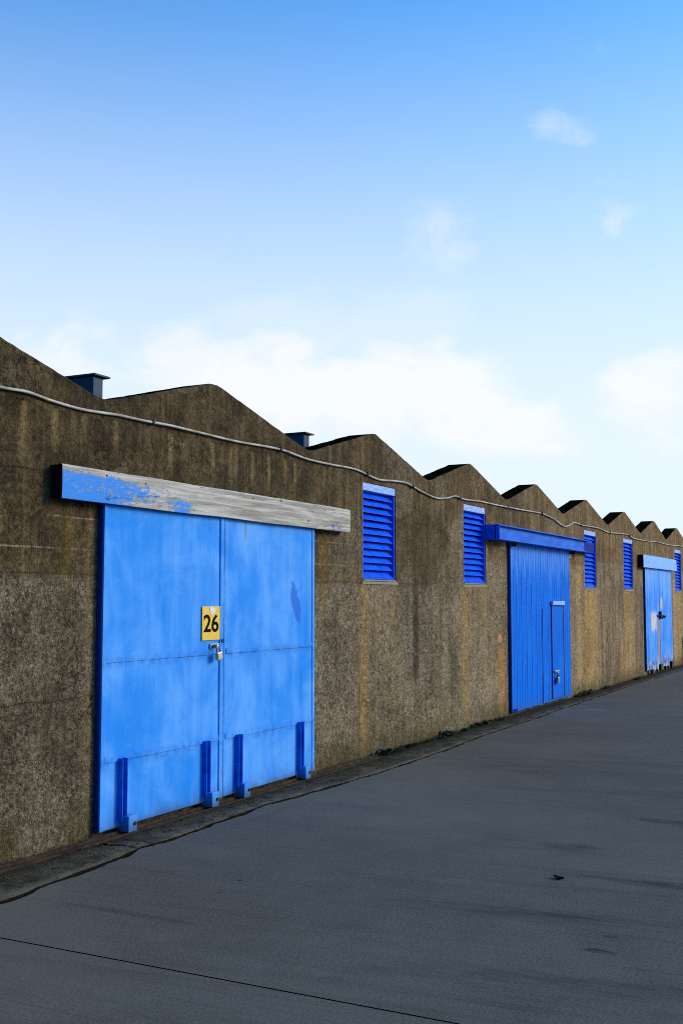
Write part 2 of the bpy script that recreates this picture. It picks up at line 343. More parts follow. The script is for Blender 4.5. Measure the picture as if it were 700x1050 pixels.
def road(S):
    x, y, z = S.pos(); P = S.vec(x, y, z)
    big = S.noise(P, 0.35, 5, 0.6); mid = S.noise(P, 2.6, 6, 0.65); fine = S.noise(P, 75, 6, 0.8); grit = S.noise(P, 260, 2, 0.7)
    broom = S.noise(S.vec(x * 30.0, y * 0.7, 0.0), 1.0, 4, 0.65)
    wide = S.noise(S.vec(x * 2.0 + y * 0.25, y * 0.28, 0.0), 1.0, 5, 0.65)
    c = S.mix(S.ss(big * 0.5 + mid * 0.5, 0.35, 0.65), (0.066, 0.060, 0.056), (0.100, 0.092, 0.087))
    c = S.mix(S.ss(fine, 0.36, 0.64), S.mix(0.55, c, (0.030, 0.028, 0.027)), S.mix(0.42, c, (0.165, 0.156, 0.148)))
    c = S.mix(S.ss(grit, 0.58, 0.72) * 0.40, c, (0.22, 0.21, 0.20))
    c = S.mix(S.ss(grit, 0.42, 0.30) * 0.50, c, (0.018, 0.017, 0.017))
    c = S.mix(S.ss(broom, 0.52, 0.72) * 0.34, c, (0.034, 0.032, 0.031))
    ragged = S.noise(S.vec(x * 22.0, y * 4.0, 0.0), 1.0, 5, 0.7); ragged2 = S.noise(S.vec(x * 7.0, y * 1.6, 5.0), 1.0, 4, 0.65)
    streak = S.noise(S.vec(x * 7.0 + y * 0.8, y * 0.22, 3.0), 1.0, 6, 0.7)
    c = S.mix(S.ss(streak, 0.54, 0.72) * 0.32, c, (0.030, 0.028, 0.026))
    c = S.mix(S.ss(streak, 0.44, 0.30) * 0.22, c, (0.120, 0.113, 0.106))
    c = S.mix(S.ss(big, 0.50, 0.66) * 0.22, c, (0.125, 0.118, 0.110))
    # oil and damp stains dragged across the lane
    far = S.ss(y, -2.2, -3.4)
    c = S.mix(S.ss(wide + (ragged - 0.5) * 0.35 + (fine - 0.5) * 0.12, 0.53, 0.74) * (0.22 + far * 0.40), c, (0.026, 0.026, 0.027))
    c = S.mix(S.ss(wide, 0.42, 0.28) * 0.22, c, (0.110, 0.104, 0.100))
    def blot(x0, y0, rx, ry, col, k):
        nonlocal c
        d = ((x - x0) * (x - x0)) / (rx * rx) + ((y - y0) * (y - y0)) / (ry * ry) + (ragged - 0.5) * 5.0 + (ragged2 - 0.5) * 3.0 + (fine - 0.5) * 2.0
        c = S.mix(S.ss(d, 0.1, 1.25, 1.0, 0.0) * k * (0.30 + S.ss(ragged, 0.40, 0.60) * 0.8), c, col)
    blot(8.45, -3.75, 0.14, 0.75, (0.022, 0.020, 0.016), 0.85)
    blot(10.4, -4.3, 0.22, 0.8, (0.024, 0.022, 0.018), 0.7)
    blot(7.34, -2.96, 0.12, 0.22, (0.045, 0.036, 0.026), 0.7)
    blot(6.60, -3.9, 0.09, 0.75, (0.022, 0.021, 0.021), 0.75)
    blot(5.26, -3.66, 0.035, 0.085, (0.014, 0.010, 0.009), 0.9)
    blot(5.50, -3.66, 0.020, 0.045, (0.014, 0.010, 0.009), 0.9)
    blot(5.58, -1.46, 0.02, 0.03, (0.012, 0.011, 0.011), 0.9)
    blot(5.3, -1.5, 0.02, 0.03, (0.012, 0.011, 0.011), 0.7)
    blot(4.75, -1.3, 0.05, 0.5, (0.030, 0.030, 0.034), 0.6)
    blot(16.4, -0.85, 0.05, 0.20, (0.22, 0.22, 0.23), 0.6)
    blot(7.4, -0.60, 0.6, 0.06, (0.050, 0.045, 0.036), 0.4)
    h = fine * 0.6 + grit * 0.3 + broom * 0.35 + mid * 0.3
    c = S.mix(1.0, c, (1.46, 1.37, 1.19), 'MULTIPLY')
    return dict(c=c, r=0.9, s=0.04, n=S.bump(h, 0.16, 0.003))
M_road = material('brushed_dark_concrete', road)

def apron(S):
    x, y, z = S.pos(); P = S.vec(x, y, z)
    mid = S.noise(P, 4.5, 6, 0.68); fine = S.noise(P, 40, 5, 0.75); big = S.noise(P, 1.1, 4, 0.6)
    c = S.mix(S.ss(mid * 0.6 + fine * 0.4, 0.36, 0.64), (0.030, 0.024, 0.016), (0.135, 0.112, 0.082))
    c = S.mix(S.ss(y + (mid - 0.5) * 0.22, -0.30, -0.10) * 0.80, c, S.mix(fine, (0.016, 0.014, 0.007), (0.052, 0.040, 0.020)))
    c = S.mix(S.ss(big, 0.50, 0.64) * 0.5, c, (0.030, 0.030, 0.011))
    c = S.mix(S.ss(y + (mid - 0.5) * 0.12, -0.40, -0.46) * 0.45, c, (0.120, 0.104, 0.084))
    c = S.mix(S.ss(S.noise(P, 11, 5, 0.7), 0.52, 0.66) * 0.6, c, (0.020, 0.016, 0.009))
    return dict(c=c, r=0.95, s=0.03, n=S.bump(fine * 0.6 + mid * 0.9, 0.9, 0.02))
M_apron = material('dirty_apron_concrete', apron)

def subbase(S):
    x, y, z = S.pos(); a = S.noise(S.vec(x, y, z), 20, 4, 0.6)
    return dict(c=S.mix(a, (0.004, 0.004, 0.003), (0.016, 0.014, 0.010)), r=1.0, s=0.05)
M_sub = material('dark_joint_earth', subbase)

def earth(S):
    x, y, z = S.pos(); P = S.vec(x, y, z); a = S.noise(P, 0.06, 6, 0.6); b = S.noise(P, 3, 5, 0.7)
    c = S.mix(S.ss(a, 0.4, 0.6), (0.055, 0.056, 0.06), (0.075, 0.070, 0.058))
    return dict(c=S.mix(b * 0.4, c, (0.10, 0.10, 0.095)), r=0.95, s=0.1)
M_earth = material('yard_ground', earth)

def plain(name, a, b, r=0.6, m=0.0, sc=18, bump=0.2, s=0.3):
    def f(S):
        x, y, z = S.pos(); n = S.noise(S.vec(x, y, z), sc, 5, 0.65)
        return dict(c=S.mix(S.ss(n, 0.35, 0.65), a, b), r=r, m=m, s=s, n=S.bump(n, bump, 0.004))
    return material(name, f)
M_cable = plain('grubby_cream_cable', (0.27, 0.23, 0.18), (0.58, 0.51, 0.42), 0.6, sc=5)
M_yellow = plain('yellow_plate', (0.86, 0.48, 0.035), (0.90, 0.56, 0.07), 0.55, sc=22)
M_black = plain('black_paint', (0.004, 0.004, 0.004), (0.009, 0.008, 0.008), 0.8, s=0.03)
M_white = plain('white_sticker', (0.72, 0.72, 0.74), (0.84, 0.84, 0.85), 0.7)
M_brass = plain('worn_brass', (0.55, 0.42, 0.24), (0.72, 0.60, 0.40), 0.38, 0.75, 40)
M_steel = plain('dull_steel', (0.22, 0.22, 0.23), (0.45, 0.45, 0.46), 0.4, 0.8, 40)
M_iron = plain('rusty_black_iron', (0.012, 0.009, 0.008), (0.045, 0.026, 0.018), 0.8, 0.2, 30)
M_vent = plain('dark_blue_vent_sheet', (0.004, 0.017, 0.050), (0.009, 0.036, 0.095), 0.6, sc=6)
M_cap = plain('grey_vent_cap', (0.020, 0.022, 0.026), (0.05, 0.053, 0.058), 0.6, sc=8)
M_roof = plain('old_cement_sheet_roof', (0.05, 0.048, 0.042), (0.10, 0.095, 0.085), 0.9, sc=3)
M_leaf = plain('dull_green_leaf', (0.014, 0.026, 0.010), (0.040, 0.062, 0.020), 0.7, sc=14)
M_dry = plain('brown_dead_leaf', (0.020, 0.014, 0.010), (0.040, 0.026, 0.016), 0.8, sc=30)
M_stone = plain('grit', (0.020, 0.016, 0.010), (0.085, 0.066, 0.042), 0.95, sc=9)
M_notice = plain('faded_notice', (0.40, 0.38, 0.33), (0.62, 0.60, 0.55), 0.8, sc=16)
M_end_shade = plain('hood_end_shade', (0.004, 0.004, 0.005), (0.014, 0.012, 0.011), 0.95, sc=30, s=0.05)  # near-black that paints shade onto the left ends of the hoods
M_seal_shade = plain('navy_seal_and_edge_shade', (0.003, 0.014, 0.16), (0.006, 0.030, 0.26), 0.6)  # wicket seals, and the shade painted on left door edges

# ------------------------------------------------------------------ mesh helpers
def box(bm, x0, x1, y0, y1, z0, z1, mi=0, bev=0.0, jit=0.0):
    vs = [bm.verts.new((x + random.uniform(-jit, jit), y, z + random.uniform(-jit, jit)))
          for x in (x0, x1) for y in (y0, y1) for z in (z0, z1)]
    fs = []
    for f in ((0, 1, 3, 2), (4, 6, 7, 5), (0, 4, 5, 1), (2, 3, 7, 6), (0, 2, 6, 4), (1, 5, 7, 3)):
        fc = bm.faces.new([vs[i] for i in f]); fc.material_index = mi; fs.append(fc)
    if bev:
        es = list({e for f in fs for e in f.edges})
        r = bmesh.ops.bevel(bm, geom=es, offset=bev, segments=2, affect='EDGES', profile=0.5)
        for f in r['faces']: f.material_index = mi
    return vs

def tube(bm, pts, r, seg=10, mi=0, cap=True):
    pts = [Vector(p) for p in pts]; rings = []
    for i, p in enumerate(pts):
        d = (pts[min(i + 1, len(pts) - 1)] - pts[max(i - 1, 0)]).normalized()
        a = d.cross(Vector((0, 0, 1)))
        if a.length < 1e-3: a = d.cross(Vector((0, 1, 0)))
        a.normalize(); b = d.cross(a)
        rr = r[i] if isinstance(r, (list, tuple)) else r
        rings.append([bm.verts.new(p + (a * math.cos(t) + b * math.sin(t)) * rr)
                      for t in [2 * math.pi * k / seg for k in range(seg)]])
    for A, B in zip(rings, rings[1:]):
        for k in range(seg):
            f = bm.faces.new((A[k], A[(k + 1) % seg], B[(k + 1) % seg], B[k])); f.material_index = mi; f.smooth = True
    if cap:
        for R_ in (rings[0], rings[-1]):
            f = bm.faces.new(R_); f.material_index = mi

def obj(name, bm, mats, parent=None, loc=(0, 0, 0)):
    bmesh.ops.recalc_face_normals(bm, faces=bm.faces)
    me = bpy.data.meshes.new(name); bm.to_mesh(me); bm.free()
    for m in (mats if isinstance(mats, (list, tuple)) else [mats]): me.materials.append(m)
    o = bpy.data.objects.new(name, me); COL.objects.link(o); o.location = loc
    if parent: o.parent = parent
    return o

def boxo(name, dims, m, parent=None, bev=0.004, loc=(0, 0, 0)):
    bm = bmesh.new(); box(bm, *dims, bev=bev)
    return obj(name, bm, m, parent, loc)

def thing(name, label, cat, loc=(0, 0, 0), group=None):
    o = bpy.data.objects.new(name, None); COL.objects.link(o); o.location = loc
    o.empty_display_size = 0.2
    return tag(o, label, cat, group)

def tag(o, label, cat, group=None):
    o['label'] = label; o['category'] = cat
    if group: o['group'] = group
    return o

def struct(o): o['kind'] = 'structure'; return o

# ------------------------------------------------------------------ the warehouse front
WH = thing('warehouse', 'long brown concrete warehouse with a sawtooth row of low gables and blue doors', 'warehouse')

peaks = [7.48, 10.56, 13.48, 16.40, 19.40, 22.40, 25.37, 28.18]
valleys = [6.08, 9.10, 12.06, 14.95, 17.88, 20.98, 23.92, 26.80]
while valleys[0] > -14: valleys.insert(0, valleys[0] - 2.98); peaks.insert(0, peaks[0] - 2.98)
while valleys[-1] < 48: peaks.append(peaks[-1] + 2.97) if len(peaks) == len(valleys) - 1 else None; valleys.append(valleys[-1] + 2.97) if len(peaks) == len(valleys) else None
XA, XB = valleys[0], valleys[-1]
ZV, ZP, TH = 3.055, 3.435, 0.30
knots = sorted([(v, ZV) for v in valleys] + [(p, ZP) for p in peaks if p < XB])

def top_z(x):
    for (a, za), (b, zb) in zip(knots, knots[1:]):
        if a <= x <= b + 1e-9:
            t = (x - a) / (b - a)
            # slightly blunted ridge, slightly eased valley
            z = za + (zb - za) * t
            d_p = (1 - t if zb > za else t) * (b - a)
            d_v = (t if zb > za else 1 - t) * (b - a)
            if d_p < 0.07: z -= 0.016 * (1 - d_p / 0.07) ** 2
            if d_v < 0.12: z += 0.014 * (1 - d_v / 0.12) ** 2
            return z + 0.003 * mnoise.noise(Vector((x * 2.3, 0.0, 5.0))) + 0.006 * mnoise.noise(Vector((x * 23, 0, 4.0))) + 0.004 * mnoise.noise(Vector((x * 9, 0, 1.0)))
    return ZV

ZS, ZH = 1.835, 2.875          # vent opening
HW = 0.415
holes = [(c - HW, c + HW) for c in LOUVRES]
xs = {XA, XB}
x = XA
while x < XB: xs.add(round(x, 3)); x += 0.06 if 3 < x < 20 else 0.10
xs |= {k[0] for k in knots}
xs = sorted(v for v in xs if not any(a - 0.045 < v < a + 0.045 or b - 0.045 < v < b + 0.045 for a, b in holes))
xs = sorted(xs + [e for h in holes for e in h])
def in_hole(a, b): return any(a >= h0 - 1e-6 and b <= h1 + 1e-6 for h0, h1 in holes)

bm = bmesh.new()
CH = 0.018
def rowz(x):
    t = top_z(x)
    return [-0.25, 0.0, 0.6, 1.2, ZS, ZH, t - CH]
vf, vb, vt, vtb = {}, {}, {}, {}
for x in xs:
    r = rowz(x)
    vf[x] = [bm.verts.new((x, 0.006 * mnoise.noise(Vector((x * 0.7, 0, z * 0.9))) if 0.05 < z < 3 and not any(abs(x - e) < .02 for h in holes for e in h) else 0.0, z)) for z in r]
    vb[x] = [bm.verts.new((x, TH, z)) for z in r]
    t = top_z(x)
    vt[x] = bm.verts.new((x, CH, t)); vtb[x] = bm.verts.new((x, TH - CH, t))
for a, b in zip(xs, xs[1:]):
    for i in range(6):
        if i == 4 and in_hole(a, b): continue
        bm.faces.new((vf[a][i], vf[b][i], vf[b][i + 1], vf[a][i + 1]))
        bm.faces.new((vb[a][i], vb[a][i + 1], vb[b][i + 1], vb[b][i]))
    bm.faces.new((vf[a][6], vf[b][6], vt[b], vt[a]))
    f = bm.faces.new((vt[a], vt[b], vtb[b], vtb[a])); f.material_index = 1
    f = bm.faces.new((vtb[a], vtb[b], vb[b][6], vb[a][6])); f.material_index = 1
    if in_hole(a, b):
        bm.faces.new((vf[a][4], vf[b][4], vb[b][4], vb[a][4]))
        bm.faces.new((vf[a][5], vb[a][5], vb[b][5], vf[b][5]))
for h0, h1 in holes:
    for e in (h0, h1): bm.faces.new((vf[e][4], vb[e][4], vb[e][5], vf[e][5]))
for e in (XA, XB):
    for i in range(6): bm.faces.new((vf[e][i], vf[e][i + 1], vb[e][i + 1], vb[e][i]))
    bm.faces.new((vf[e][6], vt[e], vtb[e], vb[e][6]))
obj('wall', bm, [M_wall, M_top], WH)

# side and rear walls, low corrugated roofs behind the parapet
DEPTH = 14.0
for a_ in (XA, XB - 0.3):
    bm = bmesh.new(); box(bm, a_, a_ + 0.3, TH + 0.003, DEPTH, -0.2, 2.6); obj('side_wall', bm, M_wall, WH)
bm = bmesh.new(); box(bm, XA, XB, DEPTH + 0.003, DEPTH + 0.3, -0.2, 2.6)
obj('rear_wall', bm, M_wall, WH)
for i, p in enumerate(peaks):
    if p > XB: continue
    l, r = valleys[i], valleys[i + 1]
    bm = bmesh.new(); n = 26; prev = None
    for k in range(n + 1):
        x = l + 0.02 + (r - l - 0.04) * k / n
        t = (x - l) / (p - l) if x < p else (r - x) / (r - p)
        z = 2.70 + 0.32 * t + (0.018 if k % 2 else -0.018)
        cur = [bm.verts.new((x, TH + 0.004, z)), bm.verts.new((x, DEPTH + 0.25, z)),
               bm.verts.new((x, TH + 0.004, z - 0.02)), bm.verts.new((x, DEPTH + 0.25, z - 0.02))]
        if prev:
            bm.faces.new((prev[0], cur[0], cur[1], prev[1])); bm.faces.new((prev[2], prev[3], cur[3], cur[2]))
            bm.faces.new((prev[0], prev[2], cur[2], cur[0])); bm.faces.new((prev[1], cur[1], cur[3], prev[3]))
        prev = cur
    obj('roof', bm, M_roof, WH)

# roof vents poking above two valleys
for vx in (6.535, 9.87):
    v = boxo('roof_vent', (vx, vx + 0.115, 0.50, 1.55, 2.78, 3.365), M_vent, WH, 0.004)
    bm = bmesh.new(); box(bm, vx - 0.02, vx + 0.17, 0.47, 1.60, 3.368, 3.384, bev=0.003)
    obj('vent_cap', bm, M_cap, v)

# louvred vents
def louvre(cx):
    x0, x1 = cx - HW + 0.004, cx + HW - 0.004
    bm = bmesh.new()                                            # blades
    n = 12; zb, zt = ZS + 0.045, ZH - 0.085; st = (zt - zb) / n
    for k in range(n):
        z = zb + st * k
        # a blade sloping out and down, with a turned lip
        pr = [(0.022, z), (0.022, z + 0.010), (0.028, z + 0.012), (0.080, z + st * 0.92), (0.080, z + st * 0.92 - 0.006), (0.030, z)]
        A = [bm.verts.new((x0 + 0.03, y, zz)) for y, zz in pr]; B = [bm.verts.new((x1 - 0.03, y, zz)) for y, zz in pr]
        for q in range(6): bm.faces.new((A[q], B[q], B[(q + 1) % 6], A[(q + 1) % 6]))
        bm.faces.new(A); bm.faces.new(B[::-1])
    l = obj('louvre_vent', bm, M_louvre, WH)
    bm = bmesh.new()
    box(bm, x0, x0 + 0.028, 0.010, 0.15, ZS + 0.024, ZH - 0.088, bev=0.003)
    box(bm, x1 - 0.028, x1, 0.010, 0.15, ZS + 0.024, ZH - 0.088, bev=0.003)
    box(bm, x0 + 0.029, x1 - 0.029, 0.012, 0.15, ZS + 0.024, ZS + 0.043, bev=0.003)
    obj('frame', bm, M_louvre, l)
    boxo('head_board', (x0, x1, 0.004, 0.15, ZH - 0.084, ZH - 0.003), M_head, l, 0.004)
    boxo('sill', (x0 - 0.02 + 0.024, x1 + 0.02 - 0.024, -0.007, 0.16, ZS + 0.002, ZS + 0.020), M_sill, l, 0.004)
    boxo('back_shade_sheet', (x0, x1, 0.16, 0.175, ZS + 0.022, ZH - 0.003), M_black, l, 0.0)  # black sheet puts the shade of the interior behind the blades
    bm = bmesh.new(); box(bm, cx - HW - 0.03, cx + HW + 0.05, -0.007, -0.001, ZS - 0.030, ZS - 0.002, bev=0.002)
    obj('sill_nosing', bm, M_sill, l)
for cx in LOUVRES: louvre(cx)

# ---- first door: two sheeted leaves, number plate, guide posts
YF, YB = -0.045, -0.008
def guide_post(leaf, x, wd=0.075):
    bm = bmesh.new()
    box(bm, x, x + wd, YF - 0.006, YF - 0.001, 0.10, 0.535, bev=0.001)
    box(bm, x, x + 0.008, YF - 0.050, YF - 0.0065, 0.10, 0.535, bev=0.002)
    box(bm, x + wd - 0.030, x + wd - 0.022, YF - 0.055, YF - 0.0065, 0.10, 0.535, bev=0.002)
    box(bm, x + wd - 0.021, x + wd, YF - 0.030, YF - 0.0065, 0.10, 0.53, bev=0.004)
    p = obj('guide_post', bm, M_beam, leaf)
    bm = bmesh.new(); box(bm, x + 0.030, x + 0.125, YF - 0.085, YF - 0.001, 0.022, 0.135, bev=0.005)
    obj('guide_shoe', bm, M_d26, leaf)
    bm = bmesh.new(); tube(bm, [(x + 0.098, YF - 0.0853, 0.078), (x + 0.098, YF - 0.093, 0.078)], 0.013, 8)
    obj('bolt', bm, M_iron, leaf)

def sheet_leaf(x0, x1):
    bm = bmesh.new(); box(bm, x0, x1, YF, YB, 0.055, 2.36, bev=0.004)
    # gently buckled sheet: subdivided front skin just proud of the slab
    nx, nz = 10, 14; g = {}
    for i in range(nx + 1):
        for j in range(nz + 1):
            px = x0 + 0.006 + (x1 - x0 - 0.012) * i / nx; pz = 0.061 + 2.293 * j / nz
            e = 0 if i in (0, nx) or j in (0, nz) else 0.004 * mnoise.noise(Vector((px * 1.6, 3.0, pz * 1.6)))
            g[i, j] = bm.verts.new((px, YF - 0.006 + e, pz))
    for i in range(nx):
        for j in range(nz):
            f = bm.faces.new((g[i, j], g[i + 1, j], g[i + 1, j + 1], g[i, j + 1])); f.smooth = True
    return bm
def straps(bm, x0, x1, y):
    for z0, z1, r0 in ((1.205, 1.25, 0.014), (0.515, 0.56, -0.004)):
        vs = box(bm, x0, x1, y - 0.006, y - 0.0005, z0, z1, bev=0.0015)

leafL = obj('sliding_door', sheet_leaf(6.02, 7.535), M_d26, WH)
leafL['label'] = 'left leaf of the large chalky blue door, carrying the yellow number plate'
leafR = obj('sliding_door', sheet_leaf(7.548, 9.085), M_d26, WH)
leafR['label'] = 'right leaf of the large chalky blue door with a dark scuff'
YS = YF - 0.0065
for leaf, a, b in ((leafL, 6.062, 7.478), (leafR, 7.58, 9.035)):
    bm = bmesh.new(); straps(bm, a, b, YS); obj('strap', bm, M_d26, leaf)
bm = bmesh.new(); box(bm, 6.021, 6.060, YS - 0.006, YF - 0.0002, 0.057, 2.358, bev=0.002)
obj('edge_strip', bm, M_d26, leafL)
bm = bmesh.new(); box(bm, 7.480, 7.534, YS - 0.010, YF - 0.0002, 0.057, 2.358, bev=0.002)
obj('edge_strip', bm, M_d26, leafL)
bm = bmesh.new(); box(bm, 9.040, 9.084, YS - 0.006, YF - 0.0002, 0.057, 2.358, bev=0.002)
obj('edge_strip', bm, M_d26, leafR)
guide_post(leafL, 6.215); guide_post(leafL, 7.255); guide_post(leafR, 7.725); guide_post(leafR, 8.765)

# number plate 26
bm = bmesh.new(); YP = YS - 0.004
box(bm, 7.222, 7.474, YP - 0.006, YP - 0.0005, 1.322, 1.590, 0, bev=0.0015)
cu = bpy.data.curves.new('digits', 'FONT'); cu.body = '26'; cu.size = 0.20; cu.align_x = 'CENTER'; cu.offset = 0.0035; cu.extrude = 0.0006
to = bpy.data.objects.new('digits', cu); COL.objects.link(to)
bpy.context.view_layer.update()
dg = bpy.context.evaluated_depsgraph_get(); tm = bpy.data.meshes.new_from_object(to.evaluated_get(dg))
vx = [v.co.x for v in tm.vertices]; vy = [v.co.y for v in tm.vertices]
w_, h_ = max(vx) - min(vx), max(vy) - min(vy)
sx, sz = 0.212 / w_, 0.142 / h_; cxm, cym = (max(vx) + min(vx)) / 2, (max(vy) + min(vy)) / 2
off = len(bm.faces)
base = [bm.verts.new((7.347 + (v.co.x - cxm) * sx, YP - 0.0072 - v.co.z, 1.456 + (v.co.y - cym) * sz)) for v in tm.vertices]
for p in tm.polygons:
    try:
        f = bm.faces.new([base[i] for i in p.vertices]); f.material_index = 1
    except ValueError: pass
bpy.data.objects.remove(to); bpy.data.curves.remove(cu); bpy.data.meshes.remove(tm)
ring = []
for k in range(14):
    a = 2 * math.pi * k / 14; rr = 0.030 * (1 + 0.22 * math.sin(3 * a + 1) + random.uniform(-.1, .1))
    ring.append((7.362 + rr * math.cos(a) * 1.15, 1.557 + rr * math.sin(a)))
A = [bm.verts.new((px, YP - 0.0066, pz)) for px, pz in ring]; B = [bm.verts.new((px, YP - 0.0085, pz)) for px, pz in ring]
for k in range(14):
    f = bm.faces.new((A[k], A[(k + 1) % 14], B[(k + 1) % 14], B[k])); f.material_index = 2
f = bm.faces.new(B); f.material_index = 2
obj('number_plate', bm, [M_yellow, M_black, M_white], leafL)['label'] = 'yellow plate with black number 26 and a torn white sticker'

# navy strips that paint shade onto the left edge of each door
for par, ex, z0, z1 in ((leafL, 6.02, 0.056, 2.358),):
    boxo('edge_shade', (ex - 0.005, ex - 0.0005, YF + 0.001, YB, z0, z1), M_seal_shade, par, 0.0)
# hasp, keyhole, padlock
bm = bmesh.new(); box(bm, 7.335, 7.470, YS - 0.012, YS - 0.004, 1.252, 1.292, bev=0.002)
box(bm, 7.372, 7.388, YS - 0.045, YS - 0.0125, 1.258, 1.286, bev=0.003)
obj('hasp', bm, M_steel, leafL)
bm = bmesh.new(); tube(bm, [(7.515, YS - 0.0105, 1.312), (7.515, YS - 0.016, 1.312)], 0.016, 12); obj('lock_cylinder', bm, M_iron, leafL)
def padlock(label, x, y, z, s, rot, body_m):
    t = thing('padlock', label, 'padlock', (x, y, z), 'padlocks hanging on the doors')
    t.rotation_euler = (0, rot, 0)
    bm = bmesh.new(); box(bm, -0.026 * s, 0.026 * s, -0.012 * s, 0.012 * s, -0.085 * s, -0.035 * s, bev=0.005 * s); obj('body', bm, body_m, t)
    bm = bmesh.new()
    pts = [(-0.017 * s, 0, -0.036 * s)] + [(-0.017 * s * math.cos(a), 0, -0.012 * s + 0.020 * s * math.sin(a)) for a in [math.pi * k / 10 for k in range(11)]] + [(0.017 * s, 0, -0.036 * s)]
    tube(bm, pts, 0.0048 * s, 8); obj('shackle', bm, M_steel, t)
padlock('brass padlock hanging under the yellow number 26 plate', 7.385, YS - 0.052, 1.268, 1.25, rad(-12), M_brass)

# timber hood over the first door
bm = bmesh.new()
n = 40; X0, X1 = 5.53, 9.745; secs = []
for k in range(n + 1):
    x = X0 + (X1 - X0) * k / n
    w = 0.004 * mnoise.noise(Vector((x * 1.4, 9.0, 0))); w2 = 0.004 * mnoise.noise(Vector((x * 1.9, 2.0, 0)))
    dz = 0.004 if 0 < k < n else 0
    secs.append([bm.verts.new(p) for p in ((x, -0.100, 2.312 + w), (x, -0.104, 2.42), (x, -0.100, 2.532 + w2), (x, -0.092, 2.540 + w2), (x, -0.060, 2.540 + w2), (x, -0.060, 2.312 + w))])
for a, b in zip(secs, secs[1:]):
    for q in range(6): bm.faces.new((a[q], b[q], b[(q + 1) % 6], a[(q + 1) % 6]))
bm.faces.new(secs[0]).material_index = 1; bm.faces.new(secs[-1][::-1])  # left end face takes the painted shade colour
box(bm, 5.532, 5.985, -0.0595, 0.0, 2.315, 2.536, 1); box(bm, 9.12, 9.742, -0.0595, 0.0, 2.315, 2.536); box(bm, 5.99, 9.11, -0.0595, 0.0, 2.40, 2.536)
hood = obj('door_hood', bm, [M_hood1, M_end_shade], WH); hood['label'] = 'long timber hood with blue paint peeled to grey wood'
for k in range(4):
    bm = bmesh.new(); xx = (5.98, 6.42, 7.9, 9.2)[k]; zz = (2.505, 2.49, 2.50, 2.495)[k]
    tube(bm, [(xx, -0.1005, zz), (xx, -0.106, zz)], 0.006, 7); obj('nail', bm, M_iron, hood)

# ---- second door: blue boards with a wicket, under a steel channel beam
bm = bmesh.new(); x = 14.93; Xe = 18.005; rnd = random.Random(4)
while x < Xe - 0.02:
    w = min(rnd.choice((0.115, 0.12, 0.125)), Xe - x)
    box(bm, x, x + w - 0.007, YF - rnd.uniform(0, 0.003), YB, 0.045 + rnd.uniform(0, .012), 2.475, bev=0.004); x += w
box(bm, 14.932, Xe - 0.009, YB - 0.012, YB + 0.006, 0.06, 2.47)
leaf2 = obj('sliding_door', bm, M_boards, WH); leaf2['label'] = 'bright blue boarded sliding door with a narrow wicket door'
bm = bmesh.new(); x = 16.93
while x < 17.53:
    w = min(0.12, 17.54 - x); box(bm, x, x + w - 0.006, YF - 0.014, YF - 0.0042, 0.085, 1.535, bev=0.003); x += w
wk = obj('wicket_door', bm, M_boards, leaf2)
for sx0 in (16.885, 17.545):
    bm = bmesh.new(); box(bm, sx0, sx0 + 0.038, YF - 0.016, YF - 0.004, 0.085, 1.545, bev=0.002); obj('seal_strip', bm, M_seal_shade, leaf2)
bm = bmesh.new(); box(bm, 16.86, 17.53, YF - 0.050, YF - 0.004, 1.55, 1.615, bev=0.006); obj('drip_board', bm, M_head, leaf2)
bm = bmesh.new(); box(bm, 16.40, 16.412, YF - 0.010, YF - 0.0042, 0.06, 1.50); obj('seal_strip', bm, M_seal_shade, leaf2)
bm = bmesh.new(); box(bm, 16.93, 17.22, YF - 0.040, YF - 0.0145, 0.495, 0.525, bev=0.006); obj('latch', bm, M_steel, leaf2)
padlock('small dull padlock hanging from the latch of the boarded wicket door', 17.06, YF - 0.050, 0.485, 1.9, rad(4), M_steel)
bm = bmesh.new(); box(bm, 14.96, 15.14, YF - 0.012, YF - 0.004, 0.05, 0.10, bev=0.003); obj('corner_plate', bm, M_navy, leaf2)
boxo('edge_shade', (14.924, 14.9292, YF + 0.002, YB, 0.05, 2.44), M_seal_shade, leaf2, 0.0)  # left edge darkened with navy for shade
# channel beam: web plus top and bottom flanges, closed left end, right end set back
bm = bmesh.new(); bx0, bx1, yb = 14.01, 18.60, -0.200
box(bm, bx0, bx1, yb + 0.055, yb + 0.067, 2.462, 2.638)
box(bm, bx0, bx1 + 0.30, yb, 0.0, 2.6385, 2.652, bev=0.002)
box(bm, bx0, bx1, yb, 0.0, 2.450, 2.4615, bev=0.002)
box(bm, bx0, bx0 + 0.012, yb + 0.001, -0.001, 2.4618, 2.638)
box(bm, bx1 - 0.010, bx1, yb + 0.0675, -0.001, 2.4618, 2.638)
beam = obj('door_beam', bm, M_beam, WH); beam['label'] = 'blue steel channel beam above the boarded door'
boxo('end_bracket', (bx1 + 0.003, bx1 + 0.86, -0.095, -0.001, 2.452, 2.636), M_navy, beam, 0.004)
for k in range(2):
    bm = bmesh.new(); xx = (14.97, 18.1)[k]; box(bm, xx, xx + 0.05, -0.12, -0.002, 2.40, 2.449, bev=0.003); obj('hanger', bm, M_iron, beam)

